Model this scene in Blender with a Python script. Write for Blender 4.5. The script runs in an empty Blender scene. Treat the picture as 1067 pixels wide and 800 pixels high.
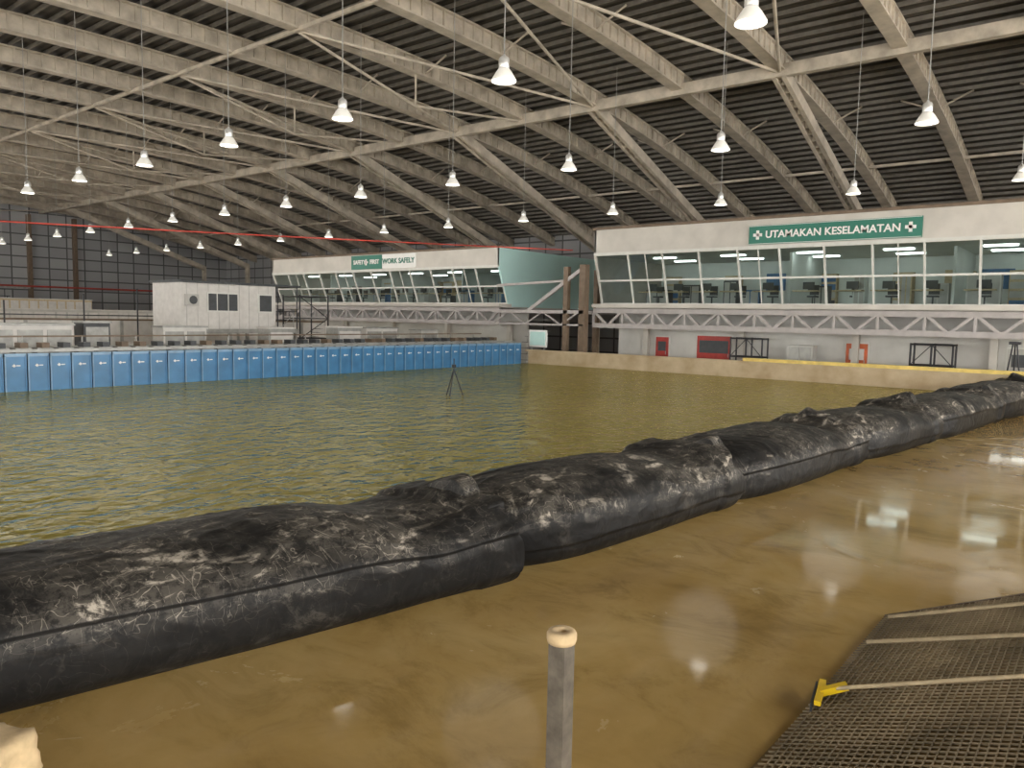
import bpy, math, random
from mathutils import Vector, Matrix, noise
random.seed(7)
scene = bpy.context.scene
scene.view_settings.view_transform = 'Standard'
COL = scene.collection

# ------------------------------------------------------------------ materials
def new_mat(name):
    m = bpy.data.materials.new(name); m.use_nodes = True
    nt = m.node_tree
    return m, nt, nt.nodes['Principled BSDF']

def coords(nt, kind='Object', scale=(1,1,1)):
    tc = nt.nodes.new('ShaderNodeTexCoord'); mp = nt.nodes.new('ShaderNodeMapping')
    mp.inputs['Scale'].default_value = scale
    nt.links.new(tc.outputs[kind], mp.inputs['Vector'])
    return mp.outputs['Vector']

def noise_tex(nt, vec, scale, detail=4, rough=0.55, dist=0.0):
    n = nt.nodes.new('ShaderNodeTexNoise')
    n.inputs['Scale'].default_value = scale; n.inputs['Detail'].default_value = detail
    n.inputs['Roughness'].default_value = rough; n.inputs['Distortion'].default_value = dist
    nt.links.new(vec, n.inputs['Vector'])
    return n

def ramp(nt, fac, stops):
    r = nt.nodes.new('ShaderNodeValToRGB')
    el = r.color_ramp.elements
    while len(el) < len(stops): el.new(0.5)
    for e, (p, c) in zip(el, stops):
        e.position = p; e.color = (c[0], c[1], c[2], 1)
    nt.links.new(fac, r.inputs['Fac'])
    return r

def mix(nt, fac, a, b, mode='MIX'):
    m = nt.nodes.new('ShaderNodeMix'); m.data_type = 'RGBA'; m.blend_type = mode
    for sock, v in ((m.inputs[0], fac), (m.inputs[6], a), (m.inputs[7], b)):
        if hasattr(v, 'links'): nt.links.new(v, sock)
        elif isinstance(v, (int, float)): sock.default_value = v
        else: sock.default_value = (v[0], v[1], v[2], 1)
    return m.outputs[2]

def math_n(nt, op, a, b_):
    d = nt.nodes.new('ShaderNodeMath'); d.operation = op
    for i, v in enumerate((a, b_)):
        if hasattr(v, 'links'): nt.links.new(v, d.inputs[i])
        else: d.inputs[i].default_value = v
    return d.outputs[0]

def bump(nt, bsdf, h, strength=0.3, dist=0.02):
    b = nt.nodes.new('ShaderNodeBump'); b.inputs['Strength'].default_value = strength
    b.inputs['Distance'].default_value = dist
    nt.links.new(h, b.inputs['Height'])
    if bsdf: nt.links.new(b.outputs['Normal'], bsdf.inputs['Normal'])
    return b.outputs['Normal']

def simple(name, col, rough=0.6, metal=0.0, var=0.25, nscale=3.0, emit=None, estr=0):
    m, nt, b = new_mat(name)
    v = coords(nt); n = noise_tex(nt, v, nscale)
    dark = tuple(c*(1-var) for c in col); light = tuple(min(1, c*(1+var*0.5)) for c in col)
    r = ramp(nt, n.outputs['Fac'], [(0.3, dark), (0.7, light)])
    nt.links.new(r.outputs['Color'], b.inputs['Base Color'])
    b.inputs['Roughness'].default_value = rough; b.inputs['Metallic'].default_value = metal
    if emit:
        b.inputs['Emission Color'].default_value = (*emit, 1); b.inputs['Emission Strength'].default_value = estr
    return m

M = {}
M['white'] = simple('painted_white', (0.60,0.58,0.55), 0.5, var=0.12)
M['panelwhite'] = simple('fascia_white', (0.56,0.53,0.48), 0.5, var=0.15, nscale=0.8)
M['frame'] = simple('window_frame_paint', (0.62,0.62,0.58), 0.4, var=0.08)
M['steel'] = simple('galvanised_steel', (0.35,0.35,0.33), 0.45, 0.4)
M['post'] = simple('muddy_post_steel', (0.13,0.11,0.085), 0.6, 0.1, var=.5, nscale=9)
M['darksteel'] = simple('dark_steel', (0.035,0.035,0.04), 0.5, 0.3)
M['truss'] = simple('truss_paint', (0.42,0.39,0.38), 0.5, var=0.15)
M['rib'] = simple('rib_beige_paint', (0.49,0.43,0.345), 0.5, var=0.35, nscale=1.2)
M['purlin'] = simple('purlin_grey', (0.18,0.165,0.14), 0.5, 0.1)
M['teal'] = simple('pale_teal_cladding', (0.50,0.74,0.72), 0.5, var=0.06, nscale=0.5)
M['green'] = simple('sign_green', (0.01,0.16,0.11), 0.4, var=0.05)
M['signwhite'] = simple('sign_white', (0.8,0.8,0.78), 0.5, var=0.03)
M['red'] = simple('red_door_paint', (0.42,0.03,0.02), 0.45)
M['orange'] = simple('orange_red_paint', (0.60,0.12,0.03), 0.45)
M['yellow'] = simple('yellow_paint', (0.80,0.60,0.16), 0.45)
M['yellowp'] = simple('yellow_plastic', (0.90,0.62,0.02), 0.35, var=0.08)
M['redcable'] = simple('red_cable', (0.50,0.06,0.04), 0.5)
M['wood'] = simple('pale_wood', (0.55,0.44,0.28), 0.6, nscale=8)
M['brown'] = simple('brown_steel', (0.17,0.12,0.08), 0.6)
M['gratebar'] = simple('grating_bar', (0.34,0.27,0.17), 0.7, var=.5, nscale=1.5)
M['ltgrey'] = simple('light_grey_wall', (0.50,0.49,0.46), 0.7, nscale=0.7)
M['lowwall'] = simple('lower_white_wall', (0.58,0.57,0.54), 0.7, nscale=0.7, var=.15)
M['int_wall'] = simple('interior_wall', (0.66,0.69,0.66), 0.7, var=0.1, nscale=0.6)
M['concrete'] = simple('pale_concrete', (0.60,0.45,0.26), 0.85, var=0.35, nscale=6)
M['bluecab'] = simple('blue_cabinet', (0.06,0.16,0.32), 0.5)
M['drk'] = simple('dark_office_item', (0.05,0.055,0.06), 0.5)
M['glow'] = simple('lamp_glow', (1,1,0.95), 0.4, emit=(1,0.96,0.88), estr=4)
M['ceil_glow'] = simple('ceiling_and_fill_glow', (1,1,1), 0.4, emit=(0.95,1.0,0.94), estr=6)
M['alu'] = simple('spun_aluminium', (0.72,0.72,0.70), 0.3, 0.5, var=0.1)
M['refl'] = simple('lamp_reflector', (0.8,0.79,0.74), 0.35, 0.0, var=0.05, emit=(1,0.94,0.82), estr=0.15)

# glass
m, nt, b = new_mat('window_glass')
tr = nt.nodes.new('ShaderNodeBsdfTransparent'); tr.inputs['Color'].default_value = (0.84,0.93,0.93,1)
gl = nt.nodes.new('ShaderNodeBsdfGlossy'); gl.inputs['Roughness'].default_value = 0.04
fr = nt.nodes.new('ShaderNodeFresnel'); fr.inputs['IOR'].default_value = 1.7
mx = nt.nodes.new('ShaderNodeMixShader')
nt.links.new(fr.outputs[0], mx.inputs[0]); nt.links.new(tr.outputs[0], mx.inputs[1]); nt.links.new(gl.outputs[0], mx.inputs[2])
nt.links.new(mx.outputs[0], nt.nodes['Material Output'].inputs['Surface'])
M['glass'] = m

M['blue'] = simple('wave_board_blue', (0.055,0.20,0.40), 0.3, var=0.25, nscale=1.5)
M['blued'] = simple('wave_board_frame', (0.20,0.34,0.50), 0.3, var=0.2)

# water : turbid olive, weak reflective film
m, nt, b = new_mat('basin_water')
v = coords(nt)
n0 = noise_tex(nt, v, 0.12, 3)
vs = coords(nt, scale=(1.0,1.35,1))
n1 = noise_tex(nt, vs, 1.8, 2, 0.5, 0.5); n2 = noise_tex(nt, vs, 5.0, 2, 0.5, 0.3)
h = math_n(nt,'ADD', n1.outputs['Fac'], math_n(nt,'MULTIPLY', n2.outputs['Fac'], .30))
nrm = bump(nt, None, h, 1.0, 0.105)
r = ramp(nt, n0.outputs['Fac'], [(0.35,(0.270,0.232,0.052)),(0.7,(0.325,0.272,0.078))])
df = nt.nodes.new('ShaderNodeBsdfDiffuse'); nt.links.new(r.outputs['Color'], df.inputs['Color']); nt.links.new(nrm, df.inputs['Normal'])
gs = nt.nodes.new('ShaderNodeBsdfGlossy'); gs.inputs['Roughness'].default_value=.06; gs.inputs['Color'].default_value=(1.0,.95,.74,1); nt.links.new(nrm, gs.inputs['Normal'])
fr = nt.nodes.new('ShaderNodeFresnel'); fr.inputs['IOR'].default_value=1.33; nt.links.new(nrm, fr.inputs['Normal'])
fc = math_n(nt,'MULTIPLY', fr.outputs[0], .76)
mx = nt.nodes.new('ShaderNodeMixShader'); nt.links.new(fc, mx.inputs[0]); nt.links.new(df.outputs[0], mx.inputs[1]); nt.links.new(gs.outputs[0], mx.inputs[2])
nt.links.new(mx.outputs[0], nt.nodes['Material Output'].inputs['Surface'])
M['water'] = m

# wet muddy floor
def mud(name, lift=1.0, r0=.06, r1=.13, r2=.34, spec=.48):
    m, nt, b = new_mat(name)
    v = coords(nt)
    n0 = noise_tex(nt, v, 0.40, 6, 0.6, 0.6)
    r = ramp(nt, n0.outputs['Fac'], [(0.3,(0.31*lift,0.200*lift,0.066*lift)),(0.48,(0.40*lift,0.268*lift,0.095*lift)),(0.62,(0.45*lift,0.315*lift,0.126*lift)),(0.72,(0.50*lift,0.375*lift,0.185*lift))])
    n3 = noise_tex(nt, coords(nt, scale=(1,.6,1)), 1.5, 7, 0.72, .8)
    r3 = ramp(nt, n3.outputs['Fac'], [(0.35,(0.76,0.75,0.72)),(0.5,(1,1,1)),(0.65,(1.08,1.08,1.10))])
    c = mix(nt, 1.0, r.outputs['Color'], r3.outputs['Color'], 'MULTIPLY')
    nt.links.new(c, b.inputs['Base Color'])
    n4 = noise_tex(nt, v, 0.55, 7, 0.68, 1.2)
    rr = ramp(nt, n4.outputs['Fac'], [(0.47,(r0,)*3),(0.57,(r1,)*3),(0.67,(r2,)*3)])
    nt.links.new(rr.outputs['Color'], b.inputs['Roughness'])
    b.inputs['IOR'].default_value = 1.37; b.inputs['Specular IOR Level'].default_value = spec
    bump(nt, b, n3.outputs['Fac'], 0.05, 0.006)
    return m
M['mud'] = mud('wet_mud_floor')
M['mudramp'] = mud('mud_coated_ramp', 0.55, .5, .6, .8, .2)

m, nt, b = new_mat('mud_stained_wall')
v = coords(nt); n0 = noise_tex(nt, v, 1.2, 5)
r = ramp(nt, n0.outputs['Fac'], [(0.3,(0.42,0.31,0.18)),(0.7,(0.60,0.49,0.33))])
nt.links.new(r.outputs['Color'], b.inputs['Base Color']); b.inputs['Roughness'].default_value = 0.6
M['mudwall'] = m

# geotextile tube
def tube_mat(name):
    m, nt, b = new_mat(name)
    v = coords(nt); vv = coords(nt, scale=(0.65,1.15,1.15))
    big = noise_tex(nt, v, 0.8, 3, 0.6, 0.5)
    fine = noise_tex(nt, vv, 2.2, 5, 0.6, 1.4)
    l1 = noise_tex(nt, coords(nt, scale=(1.3,1,1)), 2.6, 2, 0.45, 1.0)
    l2 = noise_tex(nt, coords(nt, scale=(0.5,1.6,1.6)), 3.4, 2, 0.4, 0.8)
    l3 = noise_tex(nt, coords(nt, scale=(2.6,.7,.7)), 2.2, 2, 0.4, 0.5)
    grain = noise_tex(nt, v, 7, 8, 0.8, .3)
    rbig = ramp(nt, big.outputs['Fac'], [(0.38,(0.12,)*3),(0.56,(1,)*3)])
    def lines(n, w_, a):
        ab = math_n(nt,'ABSOLUTE', math_n(nt,'SUBTRACT', n.outputs['Fac'], .5), 0)
        return ramp(nt, ab, [(0.0,(a,)*3),(w_,(0,)*3)]).outputs['Color']
    patch = ramp(nt, fine.outputs['Fac'], [(0.56,(0,)*3),(0.63,(1,)*3)])
    film = ramp(nt, fine.outputs['Fac'], [(0.35,(0.07,)*3),(0.60,(.20,)*3)])
    d = math_n(nt,'MAXIMUM', math_n(nt,'MAXIMUM', lines(l1,.008,.8), lines(l2,.008,.7)), math_n(nt,'MAXIMUM', patch.outputs['Color'], film.outputs['Color']))
    d = math_n(nt,'MAXIMUM', d, lines(l3,.007,.7))
    gr = ramp(nt, grain.outputs['Fac'], [(0.43,(.15,)*3),(0.53,(1,)*3)])
    geo = nt.nodes.new('ShaderNodeNewGeometry'); sx = nt.nodes.new('ShaderNodeSeparateXYZ')
    nt.links.new(geo.outputs['Normal'], sx.inputs[0])
    up = ramp(nt, sx.outputs['Z'], [(0.02,(0.10,)*3),(0.35,(1,)*3)])
    f = math_n(nt,'MULTIPLY', math_n(nt,'MULTIPLY', math_n(nt,'MULTIPLY', d, gr.outputs['Color']), rbig.outputs['Color']), math_n(nt,'MULTIPLY', up.outputs['Color'], .88))
    basec = ramp(nt, big.outputs['Fac'], [(0.3,(0.0055,0.0055,0.006)),(0.7,(0.011,0.0105,0.010))])
    c = mix(nt, f, basec.outputs['Color'], (0.47,0.42,0.35))
    nt.links.new(c, b.inputs['Base Color']); b.inputs['Roughness'].default_value = 0.52
    b.inputs['Specular IOR Level'].default_value = 0.18
    hh = math_n(nt,'ADD', l1.outputs['Fac'], math_n(nt,'MULTIPLY', l2.outputs['Fac'], .6))
    bump(nt, b, hh, 0.36, 0.06)
    return m
M['tube'] = tube_mat('geotextile_black')

# roof deck
m, nt, b = new_mat('corrugated_roof_deck')
v = coords(nt)
w = nt.nodes.new('ShaderNodeTexWave'); w.wave_type='BANDS'; w.bands_direction='X'; w.inputs['Scale'].default_value=0.9
nt.links.new(v, w.inputs['Vector'])
r = ramp(nt, w.outputs['Fac'], [(0.2,(0.033,0.029,0.024)),(0.9,(0.078,0.070,0.058))])
nt.links.new(r.outputs['Color'], b.inputs['Base Color']); b.inputs['Roughness'].default_value = 0.5
M['deck'] = m

# dark end wall cladding
m, nt, b = new_mat('dark_wall_cladding')
v = coords(nt, scale=(1,1,1))
br = nt.nodes.new('ShaderNodeTexBrick'); br.offset = 0
br.inputs['Scale'].default_value = 1.0; br.inputs['Brick Width'].default_value = 2.0; br.inputs['Row Height'].default_value = 1.3
br.inputs['Mortar Size'].default_value = 0.08
br.inputs['Color1'].default_value = (0.37,0.37,0.37,1); br.inputs['Color2'].default_value=(0.28,0.28,0.285,1); br.inputs['Mortar'].default_value=(0.09,0.09,0.09,1)
sx = nt.nodes.new('ShaderNodeSeparateXYZ'); cb = nt.nodes.new('ShaderNodeCombineXYZ')
nt.links.new(v, sx.inputs[0]); ad=nt.nodes.new('ShaderNodeMath'); nt.links.new(sx.outputs['X'],ad.inputs[0]); nt.links.new(sx.outputs['Y'],ad.inputs[1])
nt.links.new(ad.outputs[0], cb.inputs['X']); nt.links.new(sx.outputs['Z'], cb.inputs['Y']); nt.links.new(cb.outputs[0], br.inputs['Vector'])
nt.links.new(br.outputs['Color'], b.inputs['Base Color']); b.inputs['Roughness'].default_value=0.6
M['clad'] = m

# ------------------------------------------------------------------ mesh builder
class MB:
    def __init__(s): s.v=[]; s.f=[]; s.mi=[]; s.mats=[]; s.sm=[]
    def mid(s, k):
        if k not in s.mats: s.mats.append(k)
        return s.mats.index(k)
    def add(s, vs, fs, k, smooth=False):
        o=len(s.v); i=s.mid(k)
        s.v += [tuple(x) for x in vs]
        for f in fs: s.f.append(tuple(o+a for a in f)); s.mi.append(i); s.sm.append(smooth)
    def box(s, x0,x1,y0,y1,z0,z1,k):
        vs=[(x0,y0,z0),(x1,y0,z0),(x1,y1,z0),(x0,y1,z0),(x0,y0,z1),(x1,y0,z1),(x1,y1,z1),(x0,y1,z1)]
        s.add(vs,[(0,3,2,1),(4,5,6,7),(0,1,5,4),(1,2,6,5),(2,3,7,6),(3,0,4,7)],k)
    def beam(s,p,q,w,h,k):
        p=Vector(p);q=Vector(q);d=(q-p).normalized()
        up=Vector((0,0,1)) if abs(d.z)<0.98 else Vector((0,1,0))
        r=d.cross(up).normalized()*(w/2);u=r.cross(d).normalized()*(h/2)
        vs=[p-r-u,p+r-u,p+r+u,p-r+u,q-r-u,q+r-u,q+r+u,q-r+u]
        s.add(vs,[(0,1,2,3),(7,6,5,4),(0,4,5,1),(1,5,6,2),(2,6,7,3),(3,7,4,0)],k)
    def cyl(s,p,q,r,k,n=10,r2=None):
        p=Vector(p);q=Vector(q);d=(q-p).normalized()
        up=Vector((0,0,1)) if abs(d.z)<0.98 else Vector((0,1,0))
        a=d.cross(up).normalized();b=d.cross(a)
        r2=r if r2 is None else r2
        vs=[];
        for c,rr in((p,r),(q,r2)):
            for i in range(n):
                t=2*math.pi*i/n; vs.append(c+a*math.cos(t)*rr+b*math.sin(t)*rr)
        s.add(vs,[(i,(i+1)%n,n+(i+1)%n,n+i) for i in range(n)],k,True)
        s.add(vs[:n],[tuple(range(n))],k); s.add(vs[n:],[tuple(range(n))],k)
    def lathe(s,c,prof,k,n=20):
        vs=[]
        for (r,z) in prof:
            for i in range(n):
                t=2*math.pi*i/n; vs.append((c[0]+r*math.cos(t),c[1]+r*math.sin(t),c[2]+z))
        fs=[]
        for j in range(len(prof)-1):
            for i in range(n):
                fs.append((j*n+i,j*n+(i+1)%n,(j+1)*n+(i+1)%n,(j+1)*n+i))
        s.add(vs,fs,k,True)
    def obj(s,name,parent=None,loc=None,fix=False):
        me=bpy.data.meshes.new(name)
        vs=s.v
        if loc: vs=[(a-loc[0],b-loc[1],c-loc[2]) for a,b,c in vs]
        me.from_pydata(vs,[],s.f)
        for k in s.mats: me.materials.append(M[k])
        me.polygons.foreach_set('material_index',s.mi); me.polygons.foreach_set('use_smooth',s.sm)
        me.update()
        if fix:
            import bmesh
            bm=bmesh.new(); bm.from_mesh(me); bmesh.ops.recalc_face_normals(bm,faces=bm.faces); bm.to_mesh(me); bm.free()
        ob=bpy.data.objects.new(name,me); COL.objects.link(ob)
        if loc: ob.location=loc
        if parent: ob.parent=parent
        return ob

def empty(name, loc=(0,0,0)):
    e=bpy.data.objects.new(name,None); COL.objects.link(e); e.location=loc; return e

def roofz(x): return 16.0-0.00108*abs(x-20)**2.3

WX=35.3; WY=27.4; WATER=0.35
# ------------------------------------------------------------------ floor, water, walls
b=MB(); b.box(-28,60,-22,102,-0.3,0,'mud'); b.obj('floor')
wx=WX-.08
b=MB(); b.add([(-12,8.4,WATER),(2.5,7.3,WATER),(20,4.9,WATER),(31.5,3.3,WATER),(wx,2.8,WATER),(wx,WY-.01,WATER),(-12,WY-.01,WATER)],[(0,1,2,3,4,5,6)],'water')
b.obj('basin_water')
b=MB(); b.box(WX,WX+0.35,-18,WY,0,1.05,'mudwall'); b.box(WX-0.06,WX+0.42,-18,WY+.2,1.05,1.15,'mudwall'); b.obj('wall_basin')
b=MB(); b.box(WX-0.10,WX+0.25,-18,14.3,1.15,1.30,'yellow'); b.obj('trim_yellow_kerb')
b=MB(); b.box(-28,60,101.6,102,0,16.2,'clad'); b.obj('wall_far')
b=MB(); b.box(59.6,60,-22,101.6,0,11.1,'clad'); b.obj('wall_right')

# ------------------------------------------------------------------ roof
b=MB(); N=70; xs=[-28+88*i/N for i in range(N+1)]
vs=[];fs=[]
for x in xs: vs += [(x,-22,roofz(x)),(x,102,roofz(x))]
fs=[(2*i,2*i+1,2*i+3,2*i+2) for i in range(N)]
b.add(vs,fs,'deck'); b.obj('ceiling')
b=MB(); x=-27.5
while x<59.8:
    z=roofz(x); b.box(x-0.035,x+0.035,-22,102,z-0.20,z-0.02,'purlin'); x+=0.8
b.obj('roof_purlins')
ribs=[8.2+5.05*k for k in range(-6,19)]
b=MB()
prof=[(-.30,0),(.30,0),(.30,-.08),(.20,-.11),(.20,-.69),(.30,-.72),(.30,-.80),(-.30,-.80),(-.30,-.72),(-.20,-.69),(-.20,-.11),(-.30,-.08)]
for y in ribs:
    vs=[];n=len(prof);K=44
    for i in range(K+1):
        x=-28+87.6*i/K; z=roofz(x)-0.19
        vs+=[(x,y+p[0],z+p[1]) for p in prof]
    fs=[(i*n+j,i*n+(j+1)%n,(i+1)*n+(j+1)%n,(i+1)*n+j) for i in range(K) for j in range(n)]
    b.add(vs,fs,'rib')
    x=0
    while x<59:
        z=roofz(x)-0.19; b.box(x-.04,x+.04,y-.28,y+.28,z-.74,z-.06,'rib'); x+=.62
b.obj('roof_ribs',fix=True)
b=MB()
for X,dz in ((35.4,.95),(20.0,1.0),(50,.8)):
    z=roofz(X)-dz
    if X in(35.4,):
        b.beam((X,-22,z),(X,101,z),.36,.55,'rib')
    else:
        b.beam((X,-22,z),(X,101,z),.14,.16,'rib')
for i,y in enumerate(ribs):
    zt=roofz(35.4)-1.0
    if i%2==1:
        for dy in (-.22,.22): b.beam((35.4,y+dy,zt),(52,y+dy,8.6),.2,.55,'rib')
        for q in range(28):
            f=q/28; b.box(35.4+16.6*f-.04,35.4+16.6*f+.04,y-.3,y+.3,zt+(8.6-zt)*f-.2,zt+(8.6-zt)*f+.2,'rib')
        b.beam((52,y,8.8),(52,y,0),.4,.4,'rib')
        if i+1<len(ribs) and i>6:
            b.cyl((35.4,y,zt),(20,ribs[i+1],roofz(20)-1),.07,'rib')
            b.cyl((20,ribs[i-1],roofz(20)-1),(35.4,y,zt),.07,'rib')
    else:
        if i>8:
            b.cyl((35.4,y,zt),(27,y,zt-1.0),.06,'rib'); b.cyl((27,y,zt-1.0),(20,y,roofz(20)-1),.06,'rib')
            b.cyl((27,y,zt-1.0),(27,y,roofz(27)-.6),.05,'rib')
    for xx in (27.5,43):
        b.cyl((xx,y,roofz(xx)-.9),(xx,y+1.6,roofz(xx)-.2),.05,'rib',6); b.cyl((xx,y,roofz(xx)-.9),(xx,y-1.6,roofz(xx)-.2),.05,'rib',6)
b.obj('roof_bracing')

# ------------------------------------------------------------------ lamps
LZ=8.3
def lamp(x,y,power):
    c=(x,y,LZ); b=MB()
    b.lathe(c,[(.285,0),(.285,.03),(.25,.09),(.19,.19),(.13,.27)],'refl',24)
    b.lathe(c,[(.13,.27),(.12,.29),(.125,.30),(.125,.47),(.10,.52),(.04,.56),(.02,.60)],'alu',20)
    b.lathe(c,[(.27,.015),(.0,.0)],'glow',24)
    b.cyl((x,y,LZ+.56),(x,y,roofz(x)-.15),.014,'steel',6)
    o=b.obj('high_bay_lamp',loc=(x,y,LZ))
    L=bpy.data.lights.new('lamp_light','POINT'); L.energy=power; L.color=(1.0,0.95,0.86); L.shadow_soft_size=1.2
    lo=bpy.data.objects.new('lamp_light',L); COL.objects.link(lo); lo.parent=o; lo.location=(0,0,-1.25)
for X,Y0 in ((13.5,-.1),(22.7,-1.2),(33.2,-2.3),(3.5,-5)):  # last row is out of view, added for lighting and reflections
    for k in range(0,15):
        y=Y0+5.72*k
        if X==3.5 and k>6: continue
        if X==3.5 and k in(1,2): continue
        lamp(X,y,26 if k<5 else 110)

# ------------------------------------------------------------------ control rooms
def control_room(name,y0,y1,ztop,zwin,endteal):
    E=empty(name)
    XF=37.0; XG=38.0; ZS=3.9; XB=45.0
    b=MB()
    b.box(XF,XF+.25,y0,y1,zwin,ztop,'panelwhite')
    b.box(XF-.08,XF+.33,y0-.1,y1+.1,ztop,ztop+.14,'brown')
    b.box(XF-.04,XF,y0,y1,zwin-.02,zwin+.12,'frame')
    b.obj('parapet',E)
    b=MB()
    b.box(XF+.25,XB+3,y0,y1,ztop-.35,ztop-.15,'ltgrey'); b.obj('flat_roof',E)
    b=MB(); b.box(XF+.25,XB,y0+.15,y1-.15,zwin-.02,zwin+.08,'int_wall'); b.obj('room_ceiling',E)
    b=MB(); b.box(XF+.35,XB,y0,y1,ZS-.25,ZS-.05,'panelwhite'); b.box(XF-.1,XF+1.2,y0-.1,y1,ZS-.22,ZS-.02,'panelwhite'); b.obj('floor_slab',E)
    b=MB(); b.box(XB,XB+.15,y0,y1,ZS-.1,zwin,'int_wall')
    y=y0+5.5
    while y<y1-3:
        b.box(XG+1.6,XB,y,y+.12,ZS,zwin,'int_wall'); y+=7.4
    b.obj('room_walls',E)
    b=MB(); y=y0+1.6
    while y<y1-1.5:
        for x in (39.6,42.2):
            b.box(x,x+.3,y,y+1.3,zwin-.09,zwin-.03,'ceil_glow')
        y+=4.1
    b.obj('ceiling_lights',E)
    b=MB(); y=y0+.8
    random.seed(int(y1))
    while y<y1-2:
        k=random.choice(['drk','bluecab','ltgrey','white','drk','wood','int_wall'])
        w=random.uniform(.5,1.5); h=random.uniform(.7,1.7)
        x=random.uniform(38.9,43.6)
        b.box(x,x+.6,y,y+w,ZS-.04,ZS+h,k)
        b.box(x-.01,x,y+.06,y+w/2-.03,ZS+.1,ZS+h-.08,'ltgrey'); b.box(x-.01,x,y+w/2+.03,y+w-.06,ZS+.1,ZS+h-.08,'ltgrey')
        if random.random()<.75:
            b.box(XB-.08,XB,y,y+w*1.1,ZS+1.0,ZS+2.0,random.choice(['drk','bluecab','white','ltgrey','ltgrey','wood']))
        if random.random()<.5:
            yy=y+w*1.2; b.box(XB-.45,XB-.05,yy,yy+1.0,ZS,ZS+1.9,'wood')
            for q in range(4):
                b.box(XB-.48,XB-.44,yy+.05,yy+.95,ZS+.1+.45*q,ZS+.42+.45*q,random.choice(['drk','white','bluecab','ltgrey']))
        b.box(39.4,39.85,y+.3,y+.75,ZS+.42,ZS+.5,'drk'); b.box(39.82,39.88,y+.3,y+.75,ZS+.55,ZS+1.05,'drk'); b.box(39.6,39.66,y+.5,y+.56,ZS,ZS+.42,'drk')
        b.box(38.5,39.1,y,y+1.2,ZS+.68,ZS+.74,'wood')
        b.box(38.75,38.8,y+.2,y+.75,ZS+.80,ZS+1.15,'drk'); b.box(38.75,38.85,y+.4,y+.5,ZS+.7,ZS+.85,'drk')
        y+=random.uniform(1.5,2.3)
    b.obj('office_furniture',E)
    b=MB(); b.add([(XF+.12,y0+.1,zwin),(XF+.12,y1-.1,zwin),(XG,y1-.1,ZS),(XG,y0+.1,ZS)],[(0,1,2,3)],'glass'); b.obj('glazing',E)
    b=MB(); n=max(1,round((y1-y0)/2.1)); 
    for i in range(n+1):
        y=y0+.06+(y1-y0-.12)*i/n
        b.beam((XF+.08,y,zwin),(XG-.03,y,ZS),.09,.12,'frame')
        if i<n and i%3==1:
            ym=y+(y1-y0)/n/2; b.beam((XF+.1,ym,zwin),(XG-.0,ym,ZS),.05,.08,'frame')
    for f in (0.0,.52,.995):
        X=XF+.08+(XG-XF-.1)*f; Z=zwin+(ZS-zwin)*f
        b.box(X-.05,X+.05,y0,y1,Z-.05,Z+.05,'frame')
    b.obj('window_frames',E)
    b=MB(); XT=37.15; zt=3.50; zb=2.66
    b.box(XT-.10,XT+.10,y0,y1,zt-.13,zt+.13,'truss'); b.box(XT-.10,XT+.10,y0,y1,zb-.13,zb+.13,'truss')
    n=max(2,round((y1-y0)/.95)); s=(y1-y0)/n
    for i in range(n+1):
        y=y0+s*i; 
        if i%2==0: b.box(XT-.05,XT+.05,y-.06,y+.06,zb,zt,'truss')
        if i<n:
            b.beam((XT,y,zb if i%2 else zt),(XT,y+s,zt if i%2 else zb),.12,.13,'truss')
    for i in range(0,n+1,4):
        y=y0+s*i
        b.beam((XT,y,zb),(40,y,zb),.1,.14,'truss')
    b.box(XT,40,y0,y1,zb+.06,zb+.12,'lowwall')
    b.obj('truss_walkway',E)
    b=MB(); y=y0+1.2
    while y<y1: b.box(39.5,39.8,y-.15,y+.15,0,2.6,'panelwhite'); y+=5.8
    b.obj('columns',E)
    b=MB(); b.box(40,40.2,y0,y1,0,3.7,'lowwall'); b.obj('lower_wall',E)
    b=MB(); y=y0+2
    while y<y1: b.box(38.2,38.34,y,y+1.3,2.58,2.64,'ceil_glow'); y+=5.0  # glowing strips added under the walkway to brighten the lower wall
    b.obj('added_fill_strips',E)
    for yy,kk in ((y0,'teal' if endteal else 'panelwhite'),(y1-.1,'panelwhite')):
        b=MB()
        pr=[(XF,ztop),(XF,zwin),(XG,ZS-.2),(XB+3.7,ZS-.2),(XB+3.7,ztop)]
        vs=[(p[0],yy-.02,p[1]) for p in pr]+[(p[0],yy+.12,p[1]) for p in pr]
        b.add(vs,[(0,1,2,3,4),(9,8,7,6,5)]+[(i,5+i,5+(i+1)%5,(i+1)%5) for i in range(5)],kk); b.obj('end_wall',E,fix=True)
    return E
R=control_room('control_room',-14,24.1,8.05,6.65,False)
Lr=control_room('control_room',31.2,56,7.4,6.2,True)
# signs
def text_child(parent,txt,y,z,size,k,x,bold=.012):
    cu=bpy.data.curves.new('lettering','FONT'); cu.body=txt; cu.size=size; cu.align_x='CENTER'; cu.align_y='CENTER'; cu.extrude=.01; cu.offset=bold
    cu.materials.append(M[k]); o=bpy.data.objects.new('lettering',cu); COL.objects.link(o)
    mat=Matrix(((0,0,-1,x),(-1,0,0,y),(0,1,0,z),(0,0,0,1))); o.matrix_world=mat
    o.parent=parent; return o
def cross(b,x,y,z,s,k1):
    b.box(x-.02,x,y-s,y+s,z-s*.33,z+s*.33,k1); b.box(x-.02,x,y-s*.33,y+s*.33,z-s,z+s,k1)
b=MB(); b.box(36.88,37,7.25,14.95,6.82,7.74,'green')
for z in(6.84,7.70): b.box(36.86,36.88,7.27,14.93,z,z+.02,'signwhite')
cross(b,36.87,14.5,7.28,.22,'signwhite'); cross(b,36.87,7.70,7.28,.22,'signwhite')
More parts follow.
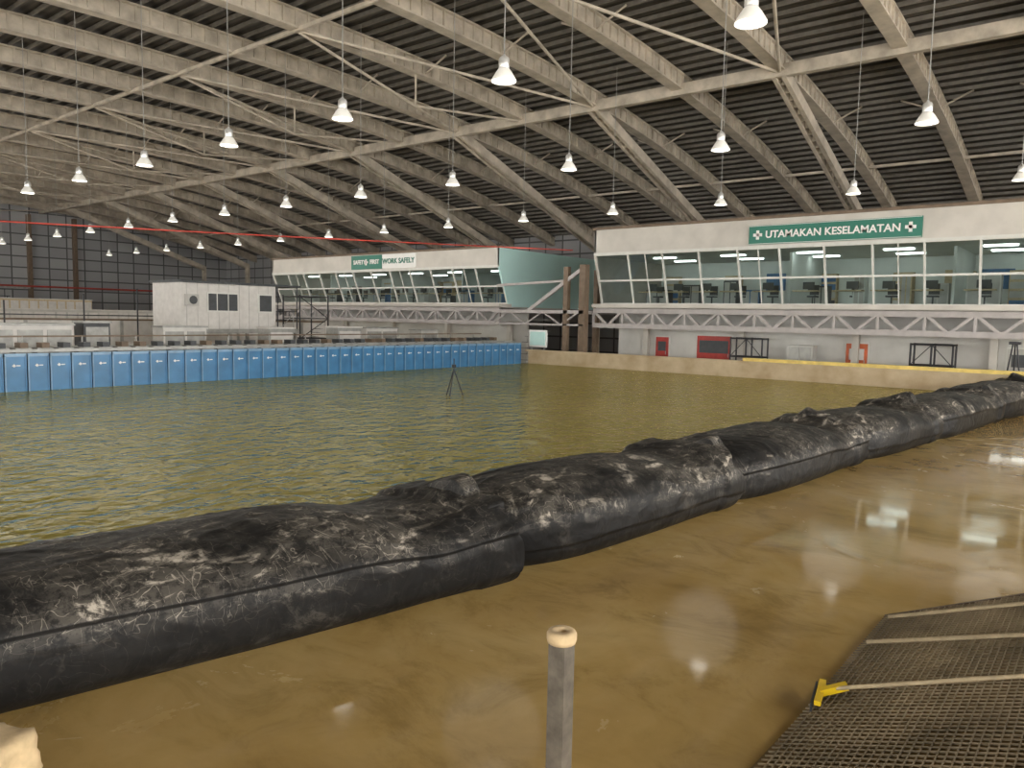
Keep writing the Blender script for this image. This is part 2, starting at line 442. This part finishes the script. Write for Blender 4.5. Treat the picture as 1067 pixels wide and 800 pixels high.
s=b.obj('safety_sign'); text_child(s,'UTAMAKAN KESELAMATAN',11.1,7.27,.48,'signwhite',36.86,.010)
b=MB(); b.box(36.9,37,42.2,45.6,6.35,7.35,'green'); cross(b,36.89,43.9,6.85,.22,'signwhite'); s=b.obj('safety_first_sign')
text_child(s,'SAFETY    FIRST',43.9,6.85,.42,'signwhite',36.88)
b=MB(); b.box(36.9,37,38.7,42.15,6.35,7.35,'signwhite'); s=b.obj('work_safely_sign'); text_child(s,'WORK SAFELY',40.45,6.85,.5,'green',36.88)

# doors and things below the right room
def door(name,y0,y1,k,zt=2.05):
    b=MB(); b.box(39.93,40,y0-.07,y1+.07,0,zt+.07,'frame'); b.box(39.88,39.93,y0,y1,0,zt,k)
    b.box(39.86,39.88,y0+.15,y1-.15,1.25,zt-.25,'drk' if k!='orange' else 'white'); b.cyl((39.82,y0+.12,1.05),(39.82,y0+.12,1.25),.02,'steel')
    b.obj(name)
door('door_1',20.7,21.5,'red'); door('door_2',16.9,18.9,'red',2.2); door('door_3',9.9,10.9,'orange')
door('door_4',3.2,4.1,'ltgrey')
def rack(y0,y1,x=38.4):
    b=MB()
    for y in(y0,(y0+y1)/2,y1):
        for xx in(x,x+.8): b.cyl((xx,y,0),(xx,y,2.2),.045,'darksteel',8)
    for z in(.5,1.2,2.15):
        for xx in(x,x+.8): b.cyl((xx,y0,z),(xx,y1,z),.04,'darksteel',8)
        for y in(y0,y1): b.cyl((x,y,z),(x+.8,y,z),.04,'darksteel',8)
    b.cyl((x,y0,1.2),(x,(y0+y1)/2,2.15),.02,'darksteel',6); b.cyl((x,y1,1.2),(x,(y0+y1)/2,2.15),.02,'darksteel',6)
    b.obj('steel_rack')
rack(6.0,7.7); rack(14.6,16.3)
b=MB(); b.box(38.6,39.2,12.1,13.4,0,1.9,'ltgrey'); b.box(38.57,38.6,12.2,12.72,.2,1.8,'steel'); b.box(38.57,38.6,12.78,13.3,.2,1.8,'steel'); b.obj('metal_cabinet')
b=MB()
for dy in(-.35,.35): b.cyl((37.2,3.6+dy,0),(37.2,3.6+dy*.2,2.3),.03,'darksteel',8)
b.cyl((37.8,3.6,0),(37.2,3.6,2.3),.03,'darksteel',8); b.box(37.0,37.4,3.4,3.8,2.3,2.42,'darksteel'); b.obj('survey_tripod')
# gap tower between rooms
b=MB()
b.box(36.3,36.6,25.4,25.7,0,6.0,'brown'); b.box(36.3,36.75,24.2,24.6,0,6.1,'brown')
b.box(39.5,39.8,25.4,25.7,0,6.0,'brown')
b.beam((36.4,24.4,5.9),(36.4,28.4,3.4),.16,.2,'truss'); b.beam((36.4,25.5,5.2),(36.4,30.8,5.0),.12,.14,'truss')
b.box(36.3,40,24.3,31.1,3.3,3.5,'truss'); b.box(36.3,36.4,24.3,31.1,2.6,2.7,'truss')
for i in range(5): b.beam((36.35,24.6+i*1.3,2.65 if i%2 else 3.4),(36.35,25.9+i*1.3,3.4 if i%2 else 2.65),.07,.08,'truss')
for i in range(9): b.box(37+i*.3,37.3+i*.3,28.6,30.2,i*.36,i*.36+.06,'steel')
b.obj('stair_tower')
b=MB(); b.box(36.0,36.08,26.6,27.9,1.3,2.3,'signwhite'); b.box(35.96,36.0,26.7,27.8,1.4,2.2,'teal'); b.cyl((36.04,26.8,0),(36.04,26.8,1.3),.03,'steel'); b.cyl((36.04,27.7,0),(36.04,27.7,1.3),.03,'steel'); b.obj('notice_board')

# ------------------------------------------------------------------ wave maker
E=empty('wave_maker')
b=MB(); pw=.655; x=-6.0; i=0
while x<WX-.8:
    b.box(x+.02,x+pw-.02,WY,WY+.06,.05,1.50,'blue')
    b.box(x+.02,x+.06,WY-.03,WY,.05,1.5,'blued'); b.box(x+pw-.06,x+pw-.02,WY-.03,WY,.05,1.5,'blue')
    b.box(x+.02,x+pw-.02,WY-.03,WY+.08,1.46,1.56,'blued')
    cx=x+pw/2
    b.add([(cx-.10,WY-.012,1.17),(cx-.04,WY-.012,1.12),(cx+.02,WY-.012,1.17),(cx-.04,WY-.012,1.23)],[(0,1,2,3)],'signwhite')
    b.box(cx+.03,cx+.14,WY-.012,WY,1.155,1.19,'signwhite')
    b.cyl((cx,WY+.05,1.0),(cx,WY+2.4,1.2),.05,'steel',8)
    x+=pw; i+=1
b.obj('boards',E)
b=MB(); b.box(-6,WX-.6,WY+.35,WY+3.4,.0,1.35,'darksteel')
x=-6
while x<WX-1.4:
    b.box(x+.08,x+.56,WY+1.2,WY+2.6,1.35,1.68,'steel'); b.box(x+.18,x+.42,WY+1.1,WY+1.6,1.68,1.85,'drk' if int(x)%3 else 'brown')
    x+=pw
b.beam((-6,WY+.5,1.62),(WX-.6,WY+.5,1.62),.08,.1,'steel'); b.beam((-6,WY+3.2,2.0),(WX-.6,WY+3.2,2.0),.05,.06,'brown')
x=-6
while x<WX-1: b.cyl((x,WY+3.2,1.3),(x,WY+3.2,2.0),.03,'steel',6); x+=2
b.obj('drive_frame',E)

def box_obj(name,x0,x1,y0,y1,z1,k,k2='steel'):
    b=MB(); b.box(x0,x1,y0,y1,0,z1-.08,k); b.box(x0-.06,x1+.06,y0-.06,y1+.06,z1-.08,z1,k2)
    n=max(1,int((x1-x0)/.8)); s=(x1-x0)/n
    for i in range(n): b.box(x0+i*s+.08,x0+(i+1)*s-.08,y0-.03,y0,.3,z1-.25,k2)
    b.obj(name)
box_obj('control_cabinet',16.3,18.3,33,34,2.35,'white'); box_obj('control_cabinet',25.8,27.4,33,34,2.35,'steel','white')
box_obj('control_cabinet',28.6,31,34,35,2.3,'white'); box_obj('control_cabinet',32,33.4,33,34,2.2,'ltgrey')
box_obj('control_cabinet',9.8,13.0,34,36,2.4,'white'); box_obj('control_cabinet',21.6,23,33,34,2.3,'steel','white')
box_obj('control_cabinet',13.8,14.9,35,36,2.5,'drk','steel'); box_obj('control_cabinet',6.8,8.6,35,36,2.3,'ltgrey','brown')
box_obj('storage_container',4,16,60,63,2.9,'white','ltgrey'); box_obj('storage_container',20,32,66,69,3.0,'ltgrey','white')
box_obj('storage_container',10,20,80,84,4.2,'ltgrey','brown'); box_obj('storage_container',24,34,84,88,4.0,'wood','white')
box_obj('storage_container',34,36.5,60,72,3.0,'panelwhite','white')
b=MB(); b.box(-5,34,45,45.2,0,2.4,'white'); b.box(-5,34,44.95,45.25,2.4,2.5,'brown')
for i in range(16): b.box(-4.8+2.45*i,-4.65+2.45*i,44.9,45,0,2.4,'steel')
b.obj('wall_partition')
b=MB()
for i in range(10):
    x=-2+3.1*i; b.cyl((x,42+(i%3)*.8,0),(x,42+(i%3)*.8,3.0+.4*(i%4)),.04,'darksteel',8)
    if i<9: b.beam((x,42+(i%3)*.8,2.7),(x+3.1,42+((i+1)%3)*.8,2.7),.06,.06,'darksteel')
b.obj('pipe_scaffold')
# stepped platforms with railings in the far hall
b=MB()
for q in range(4):
    b.box(8+q*.2,30,92+q*1.4,93.4+q*1.4,0,1.8+.75*q,'ltgrey' if q%2 else 'steel')
    b.beam((8+q*.2,92.1+q*1.4,2.8+.75*q),(30,92.1+q*1.4,2.8+.75*q),.06,.07,'darksteel')
    for i in range(12): b.box(8.4+q*.2+1.9*i,8.46+q*.2+1.9*i,92.05+q*1.4,92.11+q*1.4,1.8+.75*q,2.8+.75*q,'darksteel')
b.obj('stepped_platform')
# scaffold stair behind the cabin
b=MB()
for X_ in (29.2,31.4):
    for Y_ in (41.2,43.0): b.cyl((X_,Y_,0),(X_,Y_,4.2),.05,'darksteel',8)
for Z_ in (1.4,2.7,4.1):
    for Y_ in (41.2,43.0): b.cyl((29.2,Y_,Z_),(31.4,Y_,Z_),.035,'darksteel',8)
    for X_ in (29.2,31.4): b.cyl((X_,41.2,Z_),(X_,43.0,Z_),.035,'darksteel',8)
b.box(29.2,31.4,41.2,43.0,2.7,2.76,'steel')
for i in range(10): b.box(29.3+.2*i,29.5+.2*i,41.3,42.0,.25*i,.25*i+.04,'steel')
b.cyl((29.2,41.2,1.4),(31.4,41.2,2.7),.03,'darksteel',6); b.cyl((31.4,41.2,2.7),(29.2,41.2,4.1),.03,'darksteel',6)
b.obj('scaffold_stair')
b=MB(); b.box(-2,34,100.8,101.6,5.3,5.6,'steel')
for i in range(10): b.box(-6+5*i,-5.6+5*i,101,101.6,0,14,'brown')
b.box(-3,36,99,101.6,2.6,3.4,'wood'); b.box(6,8.6,100.9,101.2,6.0,7.2,'orange')
b.cyl((-3,100.6,5.6),(50,100.6,5.6),.10,'redcable',8)
b.obj('wall_far_frame')

# white site cabin
E=empty('site_cabin')
b=MB(); X0,X1,Y0,Y1,Z0,Z1=19.7,25.3,38,41,2.1,4.5
b.box(X0,X1,Y0,Y1,Z0,Z1,'white'); b.box(X0-.12,X1+1.6,Y0-.15,Y1+.12,Z1,Z1+.12,'drk'); b.box(X0-.05,X1+1.5,Y0-.05,Y1,Z0-.25,Z0,'steel')
for i in range(9): b.box(X0+.6*i+.3,X0+.6*i+.33,Y0-.015,Y0,Z0,Z1,'ltgrey')
b.obj('cabin_body',E)
b=MB(); o_=1.3
for wx in (19.9,22.9):
    b.box(wx-.08+o_,(wx+1.75 if wx<21 else wx+.9)+o_,Y0-.05,Y0,3.0,4.05,'frame')
for a_,c_ in ((19.9,20.35),(20.42,21.0),(21.07,21.57),(22.95,23.7)): b.box(a_+o_,c_+o_,Y0-.07,Y0-.05,3.08,3.97,'drk')
b.box(18.6+o_,19.2+o_,Y0-.35,Y0,3.3,3.9,'ltgrey'); b.cyl((18.9+o_,Y0-.36,3.6),(18.9+o_,Y0-.34,3.6),.22,'drk',14)
b.obj('window_1',E)
b=MB()
for x in(18.6+o_,21.2+o_,23.9+o_,25.4+o_):
    for y in(38.1,40.8): b.box(x-.08,x+.08,y-.08,y+.08,0,1.9,'steel')
for x in(24.1+o_,25.4+o_): b.cyl((x,37.95,2.1),(x,37.95,4.5),.04,'darksteel',6)
for z in(2.6,3.1): b.cyl((24+o_,37.95,z),(25.4+o_,37.95,z),.03,'darksteel',6)
for i in range(8): b.box(24.3-.27*i+o_,24.55-.27*i+o_,37.0,37.8,2.0-.26*i,2.04-.26*i,'steel')
b.beam((24.5+o_,37,2.1),(22.4+o_,37,0),.05,.15,'steel'); b.beam((24.5+o_,37.8,2.1),(22.4+o_,37.8,0),.05,.15,'steel')
b.cyl((24.5+o_,37,3.0),(22.4+o_,37,.9),.025,'steel',6); b.cyl((24.5+o_,37,3.0),(24.5+o_,37,2.0),.025,'steel',6); b.cyl((22.4+o_,37,.9),(22.4+o_,37,0),.025,'steel',6)
b.obj('cabin_frame_and_stair',E)

# red cable
cu=bpy.data.curves.new('red_overhead_cable','CURVE'); cu.dimensions='3D'; cu.bevel_depth=.032; cu.materials.append(M['redcable'])
sp=cu.splines.new('POLY'); sp.points.add(24)
for i in range(25):
    t=i/24; p=Vector((-6,37.5,5.9)).lerp(Vector((37,25.6,7.0)),t); sp.points[i].co=(p.x,p.y,p.z-.5*4*t*(1-t)*.2,1)
o=bpy.data.objects.new('red_overhead_cable',cu); COL.objects.link(o)

# tripod in water
b=MB(); c=(18.5,17.5)
for dx,dy in((.42,-.2),(-.42,-.15),(.0,.45)): b.cyl((c[0]+dx,c[1]+dy,0),(c[0],c[1],1.25),.018,'darksteel',8)
b.cyl((c[0],c[1],1.1),(c[0],c[1],1.6),.018,'darksteel',8); b.box(c[0]-.05,c[0]+.05,c[1]-.05,c[1]+.05,1.3,1.4,'darksteel')
b.obj('instrument_tripod')

# ------------------------------------------------------------------ geotextile tube
def path_y(x):   # near foot of tube
    pts=[(-8,7.72),(1.86,6.17),(3.74,5.72),(6.5,5.18),(8.49,4.98),(11.57,4.68),(17.1,4.2),(21.85,3.60),(28.2,2.95),(31,2.5),(36,1.9)]
    for (a,ya),(c_,yc) in zip(pts,pts[1:]):
        if x<=c_: return ya+(yc-ya)*(x-a)/(c_-a)
    return pts[-1][1]
E=empty('geotextile_tube')
# x0, x1, height, half width, y shift, crease angle (deg)
segs=[(-7,6.55,.90,.98,0,163),(6.2,11.65,.93,.95,.03,186),(11.3,17.2,.92,.97,.02,172),(16.85,22.0,.94,.98,.04,188),(21.6,28.2,.95,1.0,.0,170),(27.8,34.9,.99,1.0,.05,170)]
def sect(th,w,h):
    c_,s_=math.cos(th),math.sin(th)
    yy=w*math.copysign(abs(c_)**.74,c_)
    zz=-.14*h+1.14*h/2*(1+math.copysign(abs(s_)**(.76 if s_>0 else .60),s_))
    return yy,zz
def sstep(a,b_,x):
    t=max(0,min(1,(x-a)/(b_-a))); return t*t*(3-2*t)
for si,(x0,x1,h,w,ysh,cdeg) in enumerate(segs):
    b=MB(); NS=int((x1-x0)*(26 if si<3 else 16)); NT=220 if si<3 else 120; vs=[]
    L=x1-x0
    for i in range(NS+1):
        s=i/NS; x=x0+L*s
        ds=s*L; de=L-ds
        sc=1.0; hs=1.0
        if si>0:
            sc*=1-.42*math.exp(-(ds/.90)**2); hs*=1-.30*math.exp(-(ds/.95)**2)
        bul=.06*math.sin(s*math.pi)**.8 if 0<s<1 else 0
        wr=(math.exp(-ds/.9) if si>0 else 0)+.9*math.exp(-de/1.2)
        edge=math.exp(-(de/.20)**2)
        rim=.055*sstep(.50,.42,de)
        sag=-.11*math.exp(-((de-1.0)/.5)**2)
        for j in range(NT):
            th=2*math.pi*j/NT
            thd=math.degrees(th)
            yy,zz=sect(th,w*sc*(1+bul+sag*.25),h*hs*(1+bul*.3+sag))
            up=max(0,math.sin(th))
            P=Vector((x*.45+si*9,yy*.8,zz*.8+si))
            nn=noise.noise(P)*.11+noise.noise(Vector((x*1.3,yy*1.5,zz*1.5+si*4)))*.018
            ridge=math.sin(th*9+noise.noise(Vector((x*.8,si,0)))*3.0)*.050*wr*(.6+.8*noise.noise(Vector((th*3,si,7))))
            nv=noise.noise(Vector((x*1.1+si*3+yy*.8,yy*1.9,zz*1.9)))
            nv2=noise.noise(Vector((x*2.3+si*3-yy,yy*2.6,zz*2.6+3)))
            cr=.018*max(0,1-abs(nv)*9)+.011*max(0,1-abs(nv2)*9)*up
            cn=cdeg+3.5*noise.noise(Vector((x*.6,si,3)))
            mat=.035*sstep(cn+1.0,cn-1.0,thd) if thd<250 else 0
            flap=edge*max(0,.02+.06*noise.noise(Vector((th*2.6,si*3.1,1)))+.20*math.exp(-((thd-(96+16*math.sin(si*2.1)))/8)**2))*(1 if thd<200 else 0)
            rr=nn*.8+ridge+cr+flap
            k=1+rr*(.30+.70*up)
            if math.sin(th)<-.3: k=1+nn*.2
            o_r=mat+rim*(1 if math.sin(th)>-.6 else 0)
            Y=path_y(x)+.98+ysh+yy*k+math.cos(th)*o_r+(.12*math.exp(-(ds/1.0)**2) if si>0 else 0)
            Z=max(0.0,zz*(1+rr*max(up,.25)*.9)+o_r*up)
            vs.append((x+edge*(.12*noise.noise(Vector((th*1.7,si,9)))*2+.05*math.sin(th*2)),Y,Z))
    fs=[(i*NT+j,(i+1)*NT+j,(i+1)*NT+(j+1)%NT,i*NT+(j+1)%NT) for i in range(NS) for j in range(NT)]
    b.add(vs,fs,'tube',True)
    for base in (0,NS*NT):
        ring=vs[base:base+NT]; cxx=sum((Vector(r_) for r_ in ring),Vector())/NT
        sgn = .10 if base==0 else -.22
        inner=[tuple(Vector(r_).lerp(cxx,.06)+Vector((sgn,0,0))) for r_ in ring]
        b.add(ring+inner+[tuple(cxx+Vector((sgn*2,0,0)))],[(j,(j+1)%NT,NT+(j+1)%NT,NT+j) for j in range(NT)]+[(NT+j,NT+(j+1)%NT,2*NT) for j in range(NT)],'tube',False)
    b.obj('tube_segment_%d'%(si+1),E,fix=True)

# ------------------------------------------------------------------ bollard post
b=MB(); px,py=3.36,2.33
b.box(px-.045,px+.045,py-.045,py+.045,0,1.25,'post'); b.box(px-.055,px-.045,py-.05,py+.05,0,1.25,'post'); b.box(px-.05,px+.05,py-.055,py-.045,0,1.25,'post')
b.lathe((px,py,1.23),[(.0,-.02),(.078,-.02),(.084,0),(.084,.03),(.076,.045),(.03,.046),(.028,.03),(0,.03)],'concrete',24)
b.cyl((px,py,0),(px,py,.03),.14,'steel',16)
b.obj('steel_post')
# concrete chunk lower left
import bmesh
bm=bmesh.new(); bmesh.ops.create_icosphere(bm,subdivisions=4,radius=1)
for v_ in bm.verts:
    c_=v_.co.copy(); m_=max(abs(c_.x),abs(c_.y),abs(c_.z)); c_=c_.lerp(c_/m_,.65)
    c_*=1+.14*noise.noise(c_*1.6)+.05*noise.noise(c_*5)
    v_.co=Vector((c_.x*.25,c_.y*.24,c_.z*.26))
for f in bm.faces: f.smooth=True
me=bpy.data.meshes.new('concrete_block'); bm.to_mesh(me); bm.free(); me.materials.append(M['concrete'])
o=bpy.data.objects.new('concrete_block',me); COL.objects.link(o); o.location=(1.32,4.98,.26); o.rotation_euler=(0,0,.5)

# ------------------------------------------------------------------ grating ramp
YA=1.80
def rz(y): return (YA-y)*.36
E=empty('grating_ramp')
xa,xb,ya,yb=4.0,8.30,YA,-2.6
xe=lambda y: xb+(ya-y)*.30      # skewed far edge
b=MB()
vs=[(xa,ya,0),(xb,ya-.10,0.0),(xe(yb),yb,rz(yb)),(xa,yb,rz(yb)),(xa,yb,0),(xe(yb),yb,0)]
b.add(vs,[(0,1,2,3),(0,3,4),(1,5,2),(2,5,4,3),(0,4,5,1)],'mudramp')
b.obj('ramp_base',E,fix=True)
b=MB(); x=xa+.02
while x<xe(yb):
    ys=ya-.06 if x<xb else ya-(x-xb)/.30-.02
    b.beam((x,ys,rz(ys)+.012),(x,yb,rz(yb)+.012),.008,.014,'gratebar'); x+=.065
y=ya-.12
while y>yb:
    b.beam((xa,y,rz(y)+.012),(xe(y),y,rz(y)+.012),.008,.014,'gratebar'); y-=.05
b.obj('grating_bars',E)
b=MB()
for x,dx in((7.36,-.22),(8.15,.35)):
    b.beam((x,ya-.12,rz(ya-.12)+.04),(x+dx,yb,rz(yb)+.04),.04,.025,'wood')
b.beam((xb,ya-.1,.04),(xe(yb),yb,rz(yb)+.03),.03,.03,'brown')
b.obj('battens',E)
# squeegee
E=empty('floor_squeegee')
hx,hy=5.98,1.66
b=MB(); b.beam((hx-.20,hy-.02,.13),(hx+.20,hy+.06,.13),.05,.035,'yellowp'); b.beam((hx-.22,hy+.02,.09),(hx+.18,hy+.10,.09),.015,.07,'drk')
b.beam((hx,hy+.02,.13),(hx+.10,hy-.15,.2),.06,.05,'yellowp'); b.obj('head',E)
b=MB(); b.cyl((hx+.04,hy-.06,.17),(hx+.25,hy-1.7,rz(hy-1.7)+.10),.016,'wood',10); b.obj('handle',E)

# ------------------------------------------------------------------ world + camera
w=bpy.data.worlds.new('World'); scene.world=w; w.use_nodes=True
bg=w.node_tree.nodes['Background']; bg.inputs['Color'].default_value=(1.0,.97,.92,1); bg.inputs['Strength'].default_value=7.5

yaw=math.radians(39); p=math.atan(69/790); roll=math.radians(1.11)
R0=Vector((math.sin(yaw),-math.cos(yaw),0)); F=Vector((math.cos(yaw)*math.cos(p),math.sin(yaw)*math.cos(p),-math.sin(p)))
U0=R0.cross(F); Rv=R0*math.cos(roll)+U0*math.sin(roll); Uv=U0*math.cos(roll)-R0*math.sin(roll)
cam=bpy.data.cameras.new('camera'); co=bpy.data.objects.new('camera',cam); COL.objects.link(co)
mw=Matrix((( Rv.x,Uv.x,-F.x,0),(Rv.y,Uv.y,-F.y,0),(Rv.z,Uv.z,-F.z,3.0),(0,0,0,1)))
co.matrix_world=mw; cam.sensor_width=36; cam.lens=36*790/1067; cam.clip_end=400
scene.camera=co
